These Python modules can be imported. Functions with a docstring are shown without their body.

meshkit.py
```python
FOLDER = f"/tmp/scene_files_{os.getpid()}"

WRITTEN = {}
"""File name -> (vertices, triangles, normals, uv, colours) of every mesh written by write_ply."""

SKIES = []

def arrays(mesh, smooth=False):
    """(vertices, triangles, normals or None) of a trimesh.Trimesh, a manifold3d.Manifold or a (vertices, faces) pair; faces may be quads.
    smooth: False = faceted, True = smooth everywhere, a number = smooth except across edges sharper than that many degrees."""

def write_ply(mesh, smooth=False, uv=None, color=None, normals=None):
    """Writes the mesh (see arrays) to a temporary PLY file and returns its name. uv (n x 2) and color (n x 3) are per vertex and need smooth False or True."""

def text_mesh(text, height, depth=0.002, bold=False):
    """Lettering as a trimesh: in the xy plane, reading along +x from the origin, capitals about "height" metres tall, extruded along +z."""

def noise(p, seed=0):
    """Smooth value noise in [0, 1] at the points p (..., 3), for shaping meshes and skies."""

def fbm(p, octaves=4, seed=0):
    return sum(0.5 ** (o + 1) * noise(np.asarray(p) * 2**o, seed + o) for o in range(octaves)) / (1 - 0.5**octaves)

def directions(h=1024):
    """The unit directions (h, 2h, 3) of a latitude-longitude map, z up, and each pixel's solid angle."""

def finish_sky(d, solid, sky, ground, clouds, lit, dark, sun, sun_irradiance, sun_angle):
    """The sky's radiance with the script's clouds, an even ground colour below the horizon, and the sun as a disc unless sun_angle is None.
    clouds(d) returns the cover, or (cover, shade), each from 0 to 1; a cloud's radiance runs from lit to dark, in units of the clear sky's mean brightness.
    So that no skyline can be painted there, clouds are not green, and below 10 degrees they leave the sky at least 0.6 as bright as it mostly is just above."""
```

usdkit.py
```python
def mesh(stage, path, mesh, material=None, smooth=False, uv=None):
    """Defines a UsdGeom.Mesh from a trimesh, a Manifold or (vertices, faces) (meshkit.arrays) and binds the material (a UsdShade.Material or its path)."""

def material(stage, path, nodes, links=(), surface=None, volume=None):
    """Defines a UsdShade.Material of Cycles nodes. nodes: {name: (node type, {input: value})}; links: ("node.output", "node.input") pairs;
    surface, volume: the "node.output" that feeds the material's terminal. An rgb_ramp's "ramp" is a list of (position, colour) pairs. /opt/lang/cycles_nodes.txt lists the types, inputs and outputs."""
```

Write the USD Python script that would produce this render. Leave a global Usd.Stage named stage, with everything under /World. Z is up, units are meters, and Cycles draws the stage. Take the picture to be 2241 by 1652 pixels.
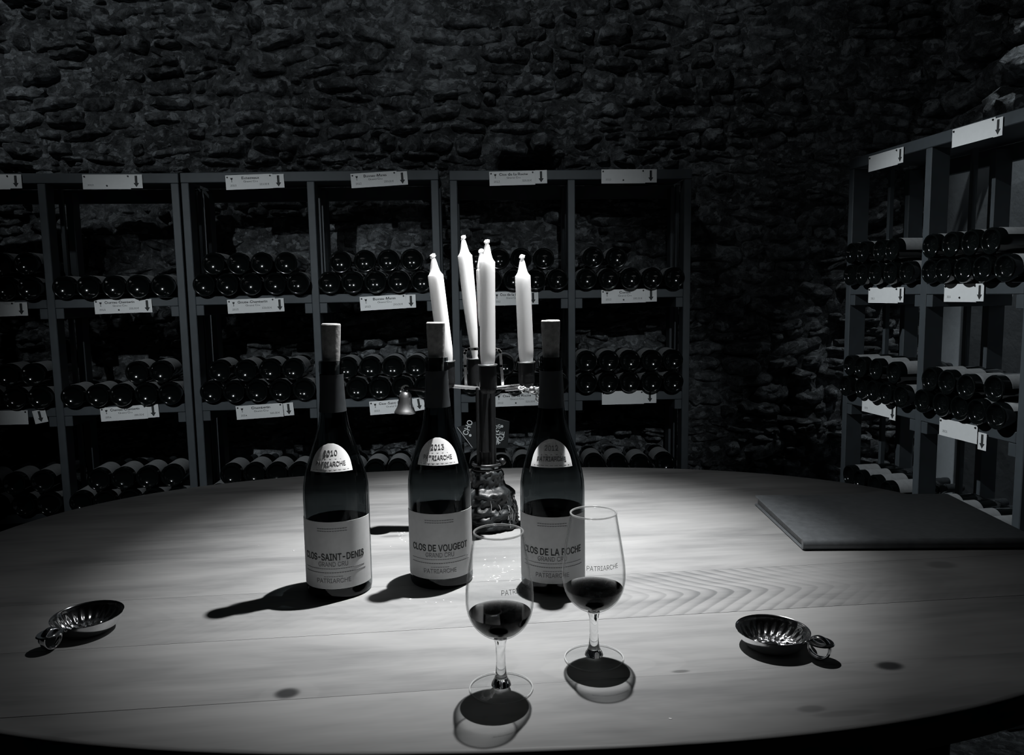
import math, random
import numpy as np, trimesh, manifold3d as m3
from shapely.geometry import Polygon
from pxr import Usd, UsdGeom, UsdLux, UsdShade, Gf, Sdf, Vt
import usdkit, meshkit
from meshkit import text_mesh, fbm, noise

stage = Usd.Stage.CreateInMemory()
UsdGeom.SetStageUpAxis(stage, 'Z'); UsdGeom.SetStageMetersPerUnit(stage, 1.0)
UsdGeom.Xform.Define(stage, '/World'); UsdGeom.Scope.Define(stage, '/World/Looks')
TT = 0.76                       # table top
EYE = np.array([0, 0, TT + 0.3755])
F_PX, PITCH, ROLL, W, H = 1690.0, .1065, -.0155, 2241, 1652

# ------------------------------------------------------------------ camera
cp, sp, cr, sr = math.cos(PITCH), math.sin(PITCH), math.cos(ROLL), math.sin(ROLL)
FWD = np.array([0, cp, -sp]); _R = np.array([1., 0, 0]); _U = np.array([0, sp, cp])
RGT = cr * _R + sr * _U; UP = -sr * _R + cr * _U
cam = UsdGeom.Camera.Define(stage, '/World/camera')
cam.CreateFocalLengthAttr(F_PX / W * 36); cam.CreateHorizontalApertureAttr(36.0); cam.CreateVerticalApertureAttr(36.0 * H / W)
cam.CreateClippingRangeAttr(Gf.Vec2f(.02, 100)); cam.CreateExposureAttr(0.0)
cam.AddTransformOp().Set(Gf.Matrix4d(*RGT, 0, *UP, 0, *(-FWD), 0, *EYE, 1))

def ray(px, py): return FWD + RGT * (px - W / 2) / F_PX + UP * (H / 2 - py) / F_PX
def at(px, py, Y): d = ray(px, py); return EYE + d * (Y / d[1])
def on_table(px, py, z=0.0): d = ray(px, py); return EYE + d * ((TT + z - EYE[2]) / d[2])
def on_plane(px, py, p0, n): d = ray(px, py); return EYE + d * (np.dot(np.asarray(p0) - EYE, n) / np.dot(d, n))

# ------------------------------------------------------------------ lamps
def spot(name, pos, aim, power, cone, soft, radius=.012, tint=(1, 1, 1)):
    l = UsdLux.SphereLight.Define(stage, '/World/' + name)
    l.CreateRadiusAttr(radius); l.CreateIntensityAttr(power); l.CreateColorAttr(Gf.Vec3f(*tint)); l.CreateNormalizeAttr(True)
    s = UsdLux.ShapingAPI.Apply(l.GetPrim()); s.CreateShapingConeAngleAttr(cone); s.CreateShapingConeSoftnessAttr(soft)
    z = -(np.asarray(aim, float) - pos); z /= np.linalg.norm(z)
    x = np.cross([0, 1, 0.01], z); x /= np.linalg.norm(x); y = np.cross(z, x)
    l.AddTransformOp().Set(Gf.Matrix4d(*x, 0, *y, 0, *z, 0, *map(float, pos), 1))
COOL = (.93, 1.0, 1.04)
TABLE_LAMP = np.array([.063, 1.137, TT + 1.10])
spot('table_lamp_beam', TABLE_LAMP, (-.02, 1.11, TT), 48.0, 28.5, 1.0, .009)
spot('table_lamp_spill', TABLE_LAMP, (-.02, 1.11, TT), 4.4, 42, 1.0, .009)
spot('rack_lamp_one', np.array([-1.15, -.3, 2.40]), (-.85, 2.75, .80), 48.0, 17, .9, .02, COOL)
spot('rack_lamp_two', np.array([.40, -.35, 2.42]), (-.0, 2.75, .85), 36.0, 15, .9, .02, COOL)
spot('side_lamp', np.array([-1.05, 1.72, 2.50]), (1.30, 2.14, .92), 54.0, 17, .9, .02, COOL)
spot('aisle_lamp', np.array([1.06, 1.80, 2.70]), (1.21, 1.84, 0), 10.0, 9, .8, .02, COOL)
spot('wall_lamp_one', np.array([-1.95, 1.3, 2.74]), (-1.75, 3.1, 2.25), 11.0, 38, 1.0, .03, COOL)
spot('wall_lamp_two', np.array([-.3, 1.2, 2.74]), (.0, 3.1, 2.42), 8.0, 39, 1.0, .03, COOL)
spot('panel_lamp', np.array([1.53, 2.25, 2.68]), (1.66, 2.80, .55), 16.0, 23, 1.0, .02, COOL)
spot('corner_lamp', np.array([-.2, 1.9, 2.75]), (1.70, 2.75, 1.98), 3.0, 14, .9, .02, COOL)

# ------------------------------------------------------------------ materials
def mat(name, nodes, links=(), surface='p.BSDF', volume=None):
    return usdkit.material(stage, '/World/Looks/' + name, nodes, links, surface, volume)
def plain(name, col, rough=.6, metal=0., noise_amt=0., scale=30., bump=0., **kw):
    nodes = {'p': ('principled_bsdf', dict(base_color=col, roughness=rough, metallic=metal, **kw))}; links = []
    if noise_amt or bump:
        nodes['tc'] = ('texture_coordinate', {}); nodes['n'] = ('noise_texture', dict(scale=scale, detail=5, roughness=.6))
        links.append(('tc.object', 'n.vector'))
    if noise_amt:
        nodes['r'] = ('rgb_ramp', {'ramp': [(.25, tuple(c * (1 - noise_amt) for c in col)), (.75, tuple(min(1, c * (1 + noise_amt)) for c in col))]})
        links += [('n.fac', 'r.fac'), ('r.color', 'p.base_color')]
    if bump:
        nodes['b'] = ('bump', dict(strength=1.0, distance=bump)); links += [('n.fac', 'b.height'), ('b.normal', 'p.normal')]
    return mat(name, nodes, links)
def grey(v, blue=.06): return (v * (1 - blue), v, v * (1 + blue * .8))

M = {}
M['rack'] = plain('rack_paint', grey(.060, .16), .6, noise_amt=.18, scale=18)
M['paper'] = plain('paper', (.74, .75, .75), .7, noise_amt=.03, scale=60)
M['neck_paper'] = plain('neck_label_paper', (.90, .905, .905), .6, noise_amt=.04, scale=120)
M['label'] = plain('label_paper', (.53, .537, .54), .75, noise_amt=.05, scale=120)
M['old_label'] = plain('cellar_label', (.25, .256, .26), .8, noise_amt=.12, scale=60)
M['ink'] = plain('ink', (.025, .027, .028), .7)
M['soft_ink'] = plain('soft_ink', (.18, .18, .185), .8)
M['glass_print'] = plain('glass_print', (.36, .37, .37), .6, alpha=.55)
M['foil'] = plain('foil', grey(.05, .1), .42, metal=.25, noise_amt=.2, scale=90)
M['cork_end'] = plain('cork_end', (.66, .66, .655), .9, noise_amt=.15, scale=300)
M['cork'] = plain('cork', (.26, .26, .258), .85, noise_amt=.35, scale=160, bump=.0006)
M['rack_bottle'] = plain('rack_bottle_glass', (.003, .004, .004), .11, specular_ior_level=.65)
M['iron'] = plain('iron', (.011, .012, .013), .40, metal=.15, noise_amt=.3, scale=120, bump=.0004)
M['steel'] = plain('polished_iron', (.62, .63, .64), .30, metal=1.0, noise_amt=.15, scale=200)
M['silver'] = plain('silver', (.86, .87, .88), .13, metal=1.0)
M['bell'] = plain('bell_metal', (.80, .81, .82), .33, metal=1.0)
M['leather'] = plain('leather', grey(.13, .08), .40, noise_amt=.2, scale=70, bump=.0006)
M['pages'] = plain('pages', grey(.30, .03), .8, noise_amt=.2, scale=200)
M['slate'] = plain('slate', (.012, .014, .015), .7, noise_amt=.3, scale=25)
M['chalk'] = plain('chalk', (.75, .76, .76), .9, noise_amt=.2, scale=300)
M['pin'] = plain('pin_head', (.01, .011, .012), .4)
M['wax'] = mat('wax', {'p': ('principled_bsdf', dict(base_color=(.95, .955, .955), roughness=.42, subsurface_weight=.5, subsurface_radius=(1., 1., 1.), subsurface_scale=.008))})
M['wax_drip'] = plain('old_wax', (.13, .134, .137), .2, noise_amt=.25, scale=150)
M['plaster'] = plain('plaster', grey(.34, .08), .9, noise_amt=.15, scale=6, bump=.003)
M['dark_wood'] = plain('dark_wood', grey(.05, .05), .6, noise_amt=.3, scale=20)
def stone_mat(name, lo, hi, scale):
    mid = tuple(a + (b - a) * .25 for a, b in zip(lo, hi))
    return mat(name, {'g': ('geometry', {}), 'n': ('noise_texture', dict(scale=scale, detail=8, roughness=.72, distortion=.5)), 'n2': ('noise_texture', dict(scale=scale * .16, detail=3)),
        'wn': ('noise_texture', dict(scale=scale * .9, detail=4)), 'ws': ('vector_math', dict(math_type='multiply_add', vector2=(.09, .09, .09))), 'mp': ('mapping', dict(scale=(1., 1., 1.9))),
        'v': ('voronoi_texture', dict(scale=scale * 1.7)), 'sc': ('separate_color', {}), 'pw': ('math', dict(math_type='power', value2=3.0)),
        'm': ('math', dict(math_type='multiply_add', value2=.72)), 'm2': ('math', dict(math_type='multiply_add', value2=.50)), 'm1': ('math', dict(math_type='multiply', value2=.20)),
        'r': ('rgb_ramp', {'ramp': [(.52, lo), (.66, mid), (.86, hi)]}),
        'b0': ('math', dict(math_type='multiply_add', value2=.8)), 'b': ('bump', dict(strength=1.0, distance=.045)), 'p': ('principled_bsdf', dict(roughness=.92, specular_ior_level=.12))},
        [('g.position', 'n.vector'), ('g.position', 'n2.vector'), ('g.position', 'wn.vector'), ('wn.color', 'ws.vector1'), ('g.position', 'ws.vector3'), ('ws.vector', 'mp.vector'), ('mp.vector', 'v.vector'),
         ('v.color', 'sc.color'), ('sc.r', 'pw.value1'), ('pw.value', 'm1.value1'), ('n.fac', 'm.value1'), ('m1.value', 'm.value3'), ('n2.fac', 'm2.value1'), ('m.value', 'm2.value3'), ('m2.value', 'r.fac'), ('r.color', 'p.base_color'),
         ('pw.value', 'b0.value1'), ('n.fac', 'b0.value3'), ('b0.value', 'b.height'), ('b.normal', 'p.normal')])
M['stone'] = stone_mat('rubble_stone', grey(.05), grey(.50), 19)
M['mortar'] = stone_mat('lime_mortar', grey(.05), grey(.42), 22)
M['gravel'] = stone_mat('gravel', grey(.05), grey(.30), 30)
# dark green-black bottle glass, see-through (thin wall) so the lamp's light passes
def pane(name, tint, f0, rough=.0, gloss=(.9, .9, .9), edge=None, gain=1.0, refract=0.):
    """thin clear glass: straight through, a mirror at grazing angles, optionally a share of true refraction"""
    nodes = {'t': ('transparent_bsdf', dict(color=tint)), 'g': ('glossy_bsdf', dict(color=gloss, roughness=rough)), 'lw': ('layer_weight', dict(blend=.5)), 'f5': ('math', dict(math_type='power', value2=5.)),
             'k': ('math', dict(math_type='multiply_add', value2=gain, value3=f0)), 'x': ('mix_closure', {})}
    links = [('lw.facing', 'f5.value1'), ('f5.value', 'k.value1'), ('k.value', 'x.fac'), ('g.BSDF', 'x.closure2')]
    if refract:
        nodes['rg'] = ('glass_bsdf', dict(color=(.98, .98, .98), roughness=0., IOR=1.5)); nodes['xr'] = ('mix_closure', dict(fac=refract))
        links += [('t.BSDF', 'xr.closure1'), ('rg.BSDF', 'xr.closure2'), ('xr.closure', 'x.closure1')]
    else: links.append(('t.BSDF', 'x.closure1'))
    if edge:
        nodes['ec'] = ('rgb_ramp', {'ramp': [(0., tint), (.60, tint), (.80, tuple(a * .4 + b * .6 for a, b in zip(edge, tint))), (1., edge)]}); links += [('lw.facing', 'ec.fac'), ('ec.color', 't.color')]
    return mat(name, nodes, links, 'x.closure')
M['bottle_glass'] = pane('dark_bottle_glass', (.44, .462, .468), .03, .03, (.85, .87, .88), (.14, .15, .155), .6)
M['bowl_glass'] = pane('wine_glass_bowl', (.957, .959, .959), .006, .0, (.95, .95, .95), (.36, .37, .37), .30)
M['foot_glass'] = pane('wine_glass_foot', (.985, .988, .988), .01, .0, (.95, .95, .95), None, .3)
M['rim_glass'] = plain('wine_glass_rim', (.62, .63, .63), .12, alpha=.42)
M['stem_glass'] = mat('wine_glass_stem', {'p': ('principled_bsdf', dict(base_color=(.97, .975, .975), roughness=0., ior=1.5, transmission_weight=1.0))})
M['wine'] = mat('red_wine', {'p': ('principled_bsdf', dict(base_color=(.9, .9, .9), roughness=0., ior=1.30, transmission_weight=1.0)), 'a': ('absorption_volume', dict(color=(.02, .022, .024), density=240.))}, [], 'p.BSDF', 'a.volume')
M['bottle_wine'] = plain('bottled_wine', (.004, .0045, .005), .08)

# table boards: growth rings of a trunk cut lengthwise; each board has its own pith offset, taper and knots
GA = math.radians(5.6); GU = np.array([math.cos(GA), math.sin(GA)]); GV = np.array([-math.sin(GA), math.cos(GA)])
def uv(x, y): return float(np.dot(GU, (x, y))), float(np.dot(GV, (x, y)))
def board_mat(name, v0, d, taper, freq, tone, knots=(), seed=0., contrast=.5, waver=.012, fade=None, chevron=0.):
    N = {'g': ('geometry', {}), 'rot': ('vector_rotate', dict(rotate_type='z_axis', angle=-GA)), 'sep': ('separate_xyz', {}),
         'map': ('mapping', dict(scale=(1.3, 9., 9.), location=(seed, seed * 1.7, 0))), 'nw': ('noise_texture', dict(scale=1.0, detail=3, roughness=.5)),
         'map2': ('mapping', dict(scale=(6., 80., 80.), location=(seed * 3, 0, 0))), 'ns': ('noise_texture', dict(scale=1.0, detail=4, roughness=.6)),
         'map3': ('mapping', dict(scale=(3.8, 15., 15.), location=(0, seed, 0))), 'nb': ('noise_texture', dict(scale=1.0, detail=4, roughness=.58, distortion=.35))}
    L = [('g.position', 'rot.vector'), ('rot.vector', 'sep.vector'), ('rot.vector', 'map.vector'), ('map.vector', 'nw.vector'), ('rot.vector', 'map2.vector'), ('map2.vector', 'ns.vector'), ('rot.vector', 'map3.vector'), ('map3.vector', 'nb.vector')]
    cnt = [0]
    def mth(op, a, b=None, c=None):
        k = f'm{cnt[0]}'; cnt[0] += 1; dd = dict(math_type=op)
        for i, x in enumerate((a, b, c)):
            if isinstance(x, (int, float)): dd[f'value{i + 1}'] = float(x)
        N[k] = ('math', dd)
        for i, x in enumerate((a, b, c)):
            if isinstance(x, str): L.append((x, f'{k}.value{i + 1}'))
        return f'{k}.value'
    wob = mth('multiply_add', 'nw.fac', waver * 2, -waver)
    v = mth('add', mth('subtract', 'sep.y', v0), mth('multiply', wob, .45))
    w = mth('add', mth('maximum', mth('multiply_add', 'sep.x', taper, d), .010), wob)
    r = mth('sqrt', mth('add', mth('multiply', v, v), mth('multiply', w, w)))
    if chevron: r = mth('add', mth('add', 'sep.x', mth('multiply', mth('sqrt', mth('multiply_add', v, v, .00004)), chevron)), wob)
    dark = 0.0
    for (ku, kv, su, sv, amp, dk) in knots:
        a = mth('divide', mth('subtract', 'sep.x', ku), su); b = mth('divide', mth('subtract', 'sep.y', kv), sv)
        q = mth('add', mth('multiply', a, a), mth('multiply', b, b))
        if amp: r = mth('add', r, mth('multiply', mth('exponent', mth('multiply', q, -.12)), amp))
        if dk:
            e = mth('multiply', mth('exponent', mth('multiply', mth('multiply', mth('multiply', q, q), q), -1.0)), dk); dark = e if dark == 0.0 else mth('add', dark, e)
    ph = mth('fraction', mth('multiply', r, freq))
    late = mth('power', ph, 2.4)                        # late wood darkens towards the ring's edge
    late = mth('subtract', late, mth('multiply', mth('power', ph, 14.), .8))
    t = mth('multiply', late, contrast)
    if fade:
        fq = mth('divide', mth('subtract', 'sep.x', fade[0]), fade[1]); t = mth('multiply', t, mth('maximum', mth('exponent', mth('multiply', mth('multiply', fq, fq), -1.)), .10))
    t = mth('multiply_add', 'ns.fac', .30, t); t = mth('multiply_add', 'nb.fac', 1.05, t); t = mth('subtract', t, .06)
    N['ramp'] = ('rgb_ramp', {'ramp': [(.30, tuple(c * tone for c in (.43, .432, .43))), (.62, tuple(c * tone for c in (.33, .333, .333))), (1.0, tuple(c * tone for c in (.16, .164, .167)))]})
    L.append((t, 'ramp.fac'))
    N['p'] = ('principled_bsdf', dict(roughness=.52, specular_ior_level=.28))
    if dark != 0.0:
        N['mx'] = ('mix_color', dict(b=(.018, .019, .02))); N['cl'] = ('math', dict(math_type='minimum', value2=.95)); L += [(dark, 'cl.value1'), ('cl.value', 'mx.fac'), ('ramp.color', 'mx.a'), ('mx.result', 'p.base_color')]
    else: L.append(('ramp.color', 'p.base_color'))
    N['bp'] = ('bump', dict(strength=.5, distance=.0004)); L += [('ns.fac', 'bp.height'), ('bp.normal', 'p.normal')]
    return mat(name, N, L)

# ------------------------------------------------------------------ scene helpers
used = {}
def numbered(parent, name):
    k = (parent, name); n = used.get(k, -1) + 1; used[k] = n
    return f'{parent}/{name}' if n == 0 else f'{parent}/{name}_{n:03d}'
def tag(prim, label=None, cat=None, group=None, kind=None):
    for k, v in (('label', label), ('category', cat), ('group', group), ('kind', kind)):
        if v: prim.SetCustomDataByKey(k, v)
    return prim
def mtx(R=None, t=(0, 0, 0)):
    A = np.eye(4)
    if R is not None: A[:3, :3] = R
    A[:3, 3] = t; return A
def Rx(a): c, s = math.cos(a), math.sin(a); return np.array([[1, 0, 0], [0, c, -s], [0, s, c]])
def Ry(a): c, s = math.cos(a), math.sin(a); return np.array([[c, 0, s], [0, 1, 0], [-s, 0, c]])
def Rz(a): c, s = math.cos(a), math.sin(a); return np.array([[c, -s, 0], [s, c, 0], [0, 0, 1]])
def gf(A): return Gf.Matrix4d(*[float(x) for x in A.T.ravel()])
def thing(name, label, cat, A=None, group=None, kind=None):
    x = UsdGeom.Xform.Define(stage, numbered('/World', name)); x.AddTransformOp().Set(gf(np.eye(4) if A is None else A))
    return tag(x.GetPrim(), label, cat, group, kind)
def part(name, mesh, m, parent, smooth=35, label=None, kind=None):
    p = usdkit.mesh(stage, numbered(str(parent.GetPath()), name), mesh, M[m] if isinstance(m, str) else m, smooth).GetPrim()
    return tag(p, label, kind=kind)
def solo(name, mesh, m, label, cat, group=None, kind=None, smooth=35):
    p = usdkit.mesh(stage, numbered('/World', name), mesh, M[m] if isinstance(m, str) else m, smooth).GetPrim()
    return tag(p, label, cat, group, kind)
def copy_of(src, A, label, group=None):
    x = UsdGeom.Xform.Define(stage, numbered('/World', src.GetName()))
    x.GetPrim().GetReferences().AddInternalReference(src.GetPath()); x.GetPrim().SetInstanceable(True)
    x.MakeMatrixXform().Set(gf(A)); was = src.GetCustomData()
    return tag(x.GetPrim(), label, was['category'], group or was.get('group'))
cat_ = trimesh.util.concatenate
def tm(man):
    q = man.to_mesh(); return trimesh.Trimesh(q.vert_properties[:, :3], q.tri_verts, process=False)
def box(x0, x1, y0, y1, z0, z1):
    b = trimesh.creation.box([x1 - x0, y1 - y0, z1 - z0]); b.apply_translation([(x0 + x1) / 2, (y0 + y1) / 2, (z0 + z1) / 2]); return b
def rbox(x0, x1, y0, y1, z0, z1, c=.003):
    """a box with chamfered edges"""
    P = []
    for sx, X in ((1, x0), (-1, x1)):
        for sy, Y in ((1, y0), (-1, y1)):
            for sz, Z in ((1, z0), (-1, z1)):
                P += [(X + sx * c, Y + sy * c, Z), (X + sx * c, Y, Z + sz * c), (X, Y + sy * c, Z + sz * c)]
    return tm(m3.Manifold.hull_points(np.array(P)))
def lathe(profile, n=48, close=False):
    """profile of (radius, z) around the z axis; r=0 ends close it"""
    P = np.array(profile, float); a = np.linspace(0, 2 * math.pi, n, endpoint=False)
    V = np.stack([P[:, 0][:, None] * np.cos(a), P[:, 0][:, None] * np.sin(a), np.repeat(P[:, 1][:, None], n, 1)], -1).reshape(-1, 3)
    k = len(P); F = []
    idx = np.arange(n); nx = (idx + 1) % n
    for i in range(k - 1 if not close else k):
        j = (i + 1) % k
        F.append(np.stack([i * n + idx, i * n + nx, j * n + nx], 1)); F.append(np.stack([i * n + idx, j * n + nx, j * n + idx], 1))
    m = trimesh.Trimesh(V, np.vstack(F), process=True); m.update_faces(m.nondegenerate_faces()); m.fix_normals(); return m
def tube(pts, r, n=10, closed=False):
    pts = np.array(pts, float); r = np.broadcast_to(r, len(pts)); k = len(pts); V = []
    t = np.gradient(pts, axis=0) if not closed else np.roll(pts, -1, 0) - np.roll(pts, 1, 0)
    t /= np.linalg.norm(t, axis=1, keepdims=True); ref = np.array([.12, .31, .94]); a = np.linspace(0, 2 * math.pi, n, endpoint=False)
    for i in range(k):
        u = np.cross(t[i], ref); u /= np.linalg.norm(u); w = np.cross(t[i], u)
        V.append(pts[i] + r[i] * (np.cos(a)[:, None] * u + np.sin(a)[:, None] * w))
    V = np.vstack(V); F = []; idx = np.arange(n); nx = (idx + 1) % n
    for i in range(k if closed else k - 1):
        j = (i + 1) % k; F += [np.stack([i * n + idx, i * n + nx, j * n + nx], 1), np.stack([i * n + idx, j * n + nx, j * n + idx], 1)]
    if not closed:
        V = np.vstack([V, pts[:1], pts[-1:]]); F += [np.stack([nx, idx, np.full(n, k * n)], 1), np.stack([(k - 1) * n + idx, (k - 1) * n + nx, np.full(n, k * n + 1)], 1)]
    m = trimesh.Trimesh(V, np.vstack(F), process=False); m.fix_normals(); return m
def ringm(R, r, z, n=48): 
    a = np.linspace(0, 2 * math.pi, n, endpoint=False); return tube(np.stack([R * np.cos(a), R * np.sin(a), np.full(n, z)], -1), r, 8, True)
def moved(m, A): m = m.copy(); m.apply_transform(A); return m
def strip(xy, z0, z1):
    return trimesh.creation.extrude_polygon(Polygon(xy), z1 - z0, engine='earcut').apply_translation([0, 0, z0])
def words(text, h, bold=False, depth=.0003, width=None, sy=1.0):
    """lettering centred on x=0, base line at y=0"""
    m = text_mesh(text, h, depth, bold); b = m.bounds; m.apply_translation([-(b[0, 0] + b[1, 0]) / 2, 0, 0])
    if width: m.apply_scale([width / (b[1, 0] - b[0, 0]), sy, 1])
    return m
def caps(text, h, depth=.0003, bold=True, width=None):
    """small capitals: each word starts with a taller letter"""
    x, out = 0., []
    for wd in text.split(' '):
        for seg in ('-'.join(wd.split('-')),):
            pieces = []; first = True
            for ch in wd:
                pieces.append((ch, 1.0 if first else .78)); first = ch == '-'
            run = []
            for ch, s in pieces:
                if run and run[-1][1] == s: run[-1][0] += ch
                else: run.append([ch, s])
            for tx, s in run:
                m = text_mesh(tx, h * s, depth, bold); b = m.bounds; m.apply_translation([x - b[0, 0], 0, 0]); x += b[1, 0] - b[0, 0] + h * .12; out.append(m)
        x += h * .38
    m = cat_(out); b = m.bounds; m.apply_translation([-(b[0, 0] + b[1, 0]) / 2, 0, 0])
    if width: m.apply_scale([width / (b[1, 0] - b[0, 0]), 1, 1])
    return m

# ------------------------------------------------------------------ the setting: floor, rubble walls, ceiling
WALL_Y = 3.13
def sheet(nx, nz, fn):
    u, v = np.meshgrid(np.linspace(0, 1, nx), np.linspace(0, 1, nz)); P = fn(u.ravel(), v.ravel()); i = np.arange(nx * nz).reshape(nz, nx)
    Fq = np.stack([i[:-1, :-1].ravel(), i[:-1, 1:].ravel(), i[1:, 1:].ravel(), i[1:, :-1].ravel()], 1)
    return trimesh.Trimesh(P, np.vstack([Fq[:, [0, 1, 2]], Fq[:, [0, 2, 3]]]), process=False)
HOLE = at(1157, 350, WALL_Y)
def hole(x, z): return ((x - HOLE[0]) / .115) ** 2 + ((z - HOLE[2] + .02) / .075) ** 2
def mortar_back(u, v):
    x = -2.5 + 4.6 * u; z = 2.85 * v; P = np.stack([x, np.zeros_like(x), z], -1)
    y = WALL_Y - .035 * (fbm(P * 4.5, 4, 3) - .5) * 2 - .02 * (fbm(P * 17, 3, 5) - .5) * 2
    y = y + .30 * np.clip(1.15 - hole(x, z), 0, 1) ** .5
    return np.stack([x, y, z], -1)
wb = UsdGeom.Xform.Define(stage, '/World/wall_back'); wb = tag(wb.GetPrim(), 'rough rubble stone cellar wall behind the bottle racks', kind='structure')
part('mortar', sheet(230, 140, mortar_back), 'mortar', wb, True)
rng = np.random.default_rng(7)
def rubble(w, h, d, seed, nu=12, nv=8):
    u, v = np.meshgrid(np.linspace(-1, 1, nu), np.linspace(-1, 1, nv)); s = seed * 1.37
    Q = np.stack([u * w * 9 + s, v * h * 9, np.full_like(u, s)], -1)
    e = 1 + .65 * (noise(Q * 1.6 + 31, 1) - .5); e2 = 1 + .75 * (noise(Q * 1.6 + 77, 2) - .5)
    rim = np.clip(1 - np.abs(u) ** 4, 0, 1) ** .7 * np.clip(1 - np.abs(v) ** 4, 0, 1) ** .7
    dep = -.03 + (d + .03) * rim + (abs(d) * .7 + .022) * 1.9 * (fbm(Q * 3.0, 4, 4) - .5) * rim
    P = np.stack([u * w / 2 * e * (1 - .10 * v ** 2), -dep, v * h / 2 * e2 * (1 - .15 * u ** 2)], -1).reshape(-1, 3)
    i = np.arange(nu * nv).reshape(nv, nu)
    Fq = np.stack([i[:-1, :-1].ravel(), i[:-1, 1:].ravel(), i[1:, 1:].ravel(), i[1:, :-1].ravel()], 1)
    return trimesh.Trimesh(P, np.vstack([Fq[:, [0, 1, 2]], Fq[:, [0, 2, 3]]]), process=False)
def courses(x0, x1, z0, z1, hmin, hmax, wmin, wmax, seed):
    g = np.random.default_rng(seed); z = z0
    while z < z1:
        h = g.uniform(hmin, hmax); x = x0 + g.uniform(-.1, 0)
        while x < x1:
            w = g.uniform(wmin, wmax) * (.6 + h / hmax * .6)
            hh = h * g.uniform(.75, 1.25)
            if g.random() < .16:
                yield x + w / 2, z + h * .27, w * .95, h * .5; yield x + w / 2, z + h * .78, w * .9, h * .45
            else: yield x + w / 2, z + h / 2 + g.uniform(-.012, .012), w * g.uniform(.85, 1.08), hh
            x += w
        z += h * .95
stones = []
for k, (x, z, w, h) in enumerate(courses(-2.45, 2.0, .0, 2.8, .024, .080, .05, .22, 11)):
    if hole(x, z) < 1.25 or hole(x - w / 2, z) < .9 or hole(x + w / 2, z) < .9: continue
    m = rubble(w, h, float(rng.choice([rng.uniform(-.012, .006), rng.uniform(.004, .03), rng.uniform(.02, .05)], p=[.3, .5, .2])), k); m.apply_transform(mtx(Ry(rng.normal(0, .16)), (x, WALL_Y - .012, z)))
    pz = EYE[2] + (1.12 - EYE[2]); vis = (1.18 < z < 2.36) and (-2.15 < x < 1.75)
    stones.append((w * h if vis and z > 1.55 else w * h * .5 if vis else 0, m))
order = sorted(range(len(stones)), key=lambda i: -stones[i][0]); keep = set(i for i in order[:300] if stones[i][0] > 0)
for i in sorted(keep): part('stone', stones[i][1], 'stone', wb, True)
part('small_rubble', cat_([stones[i][1] for i in range(len(stones)) if i not in keep]), 'stone', wb, True, kind='stuff')
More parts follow.
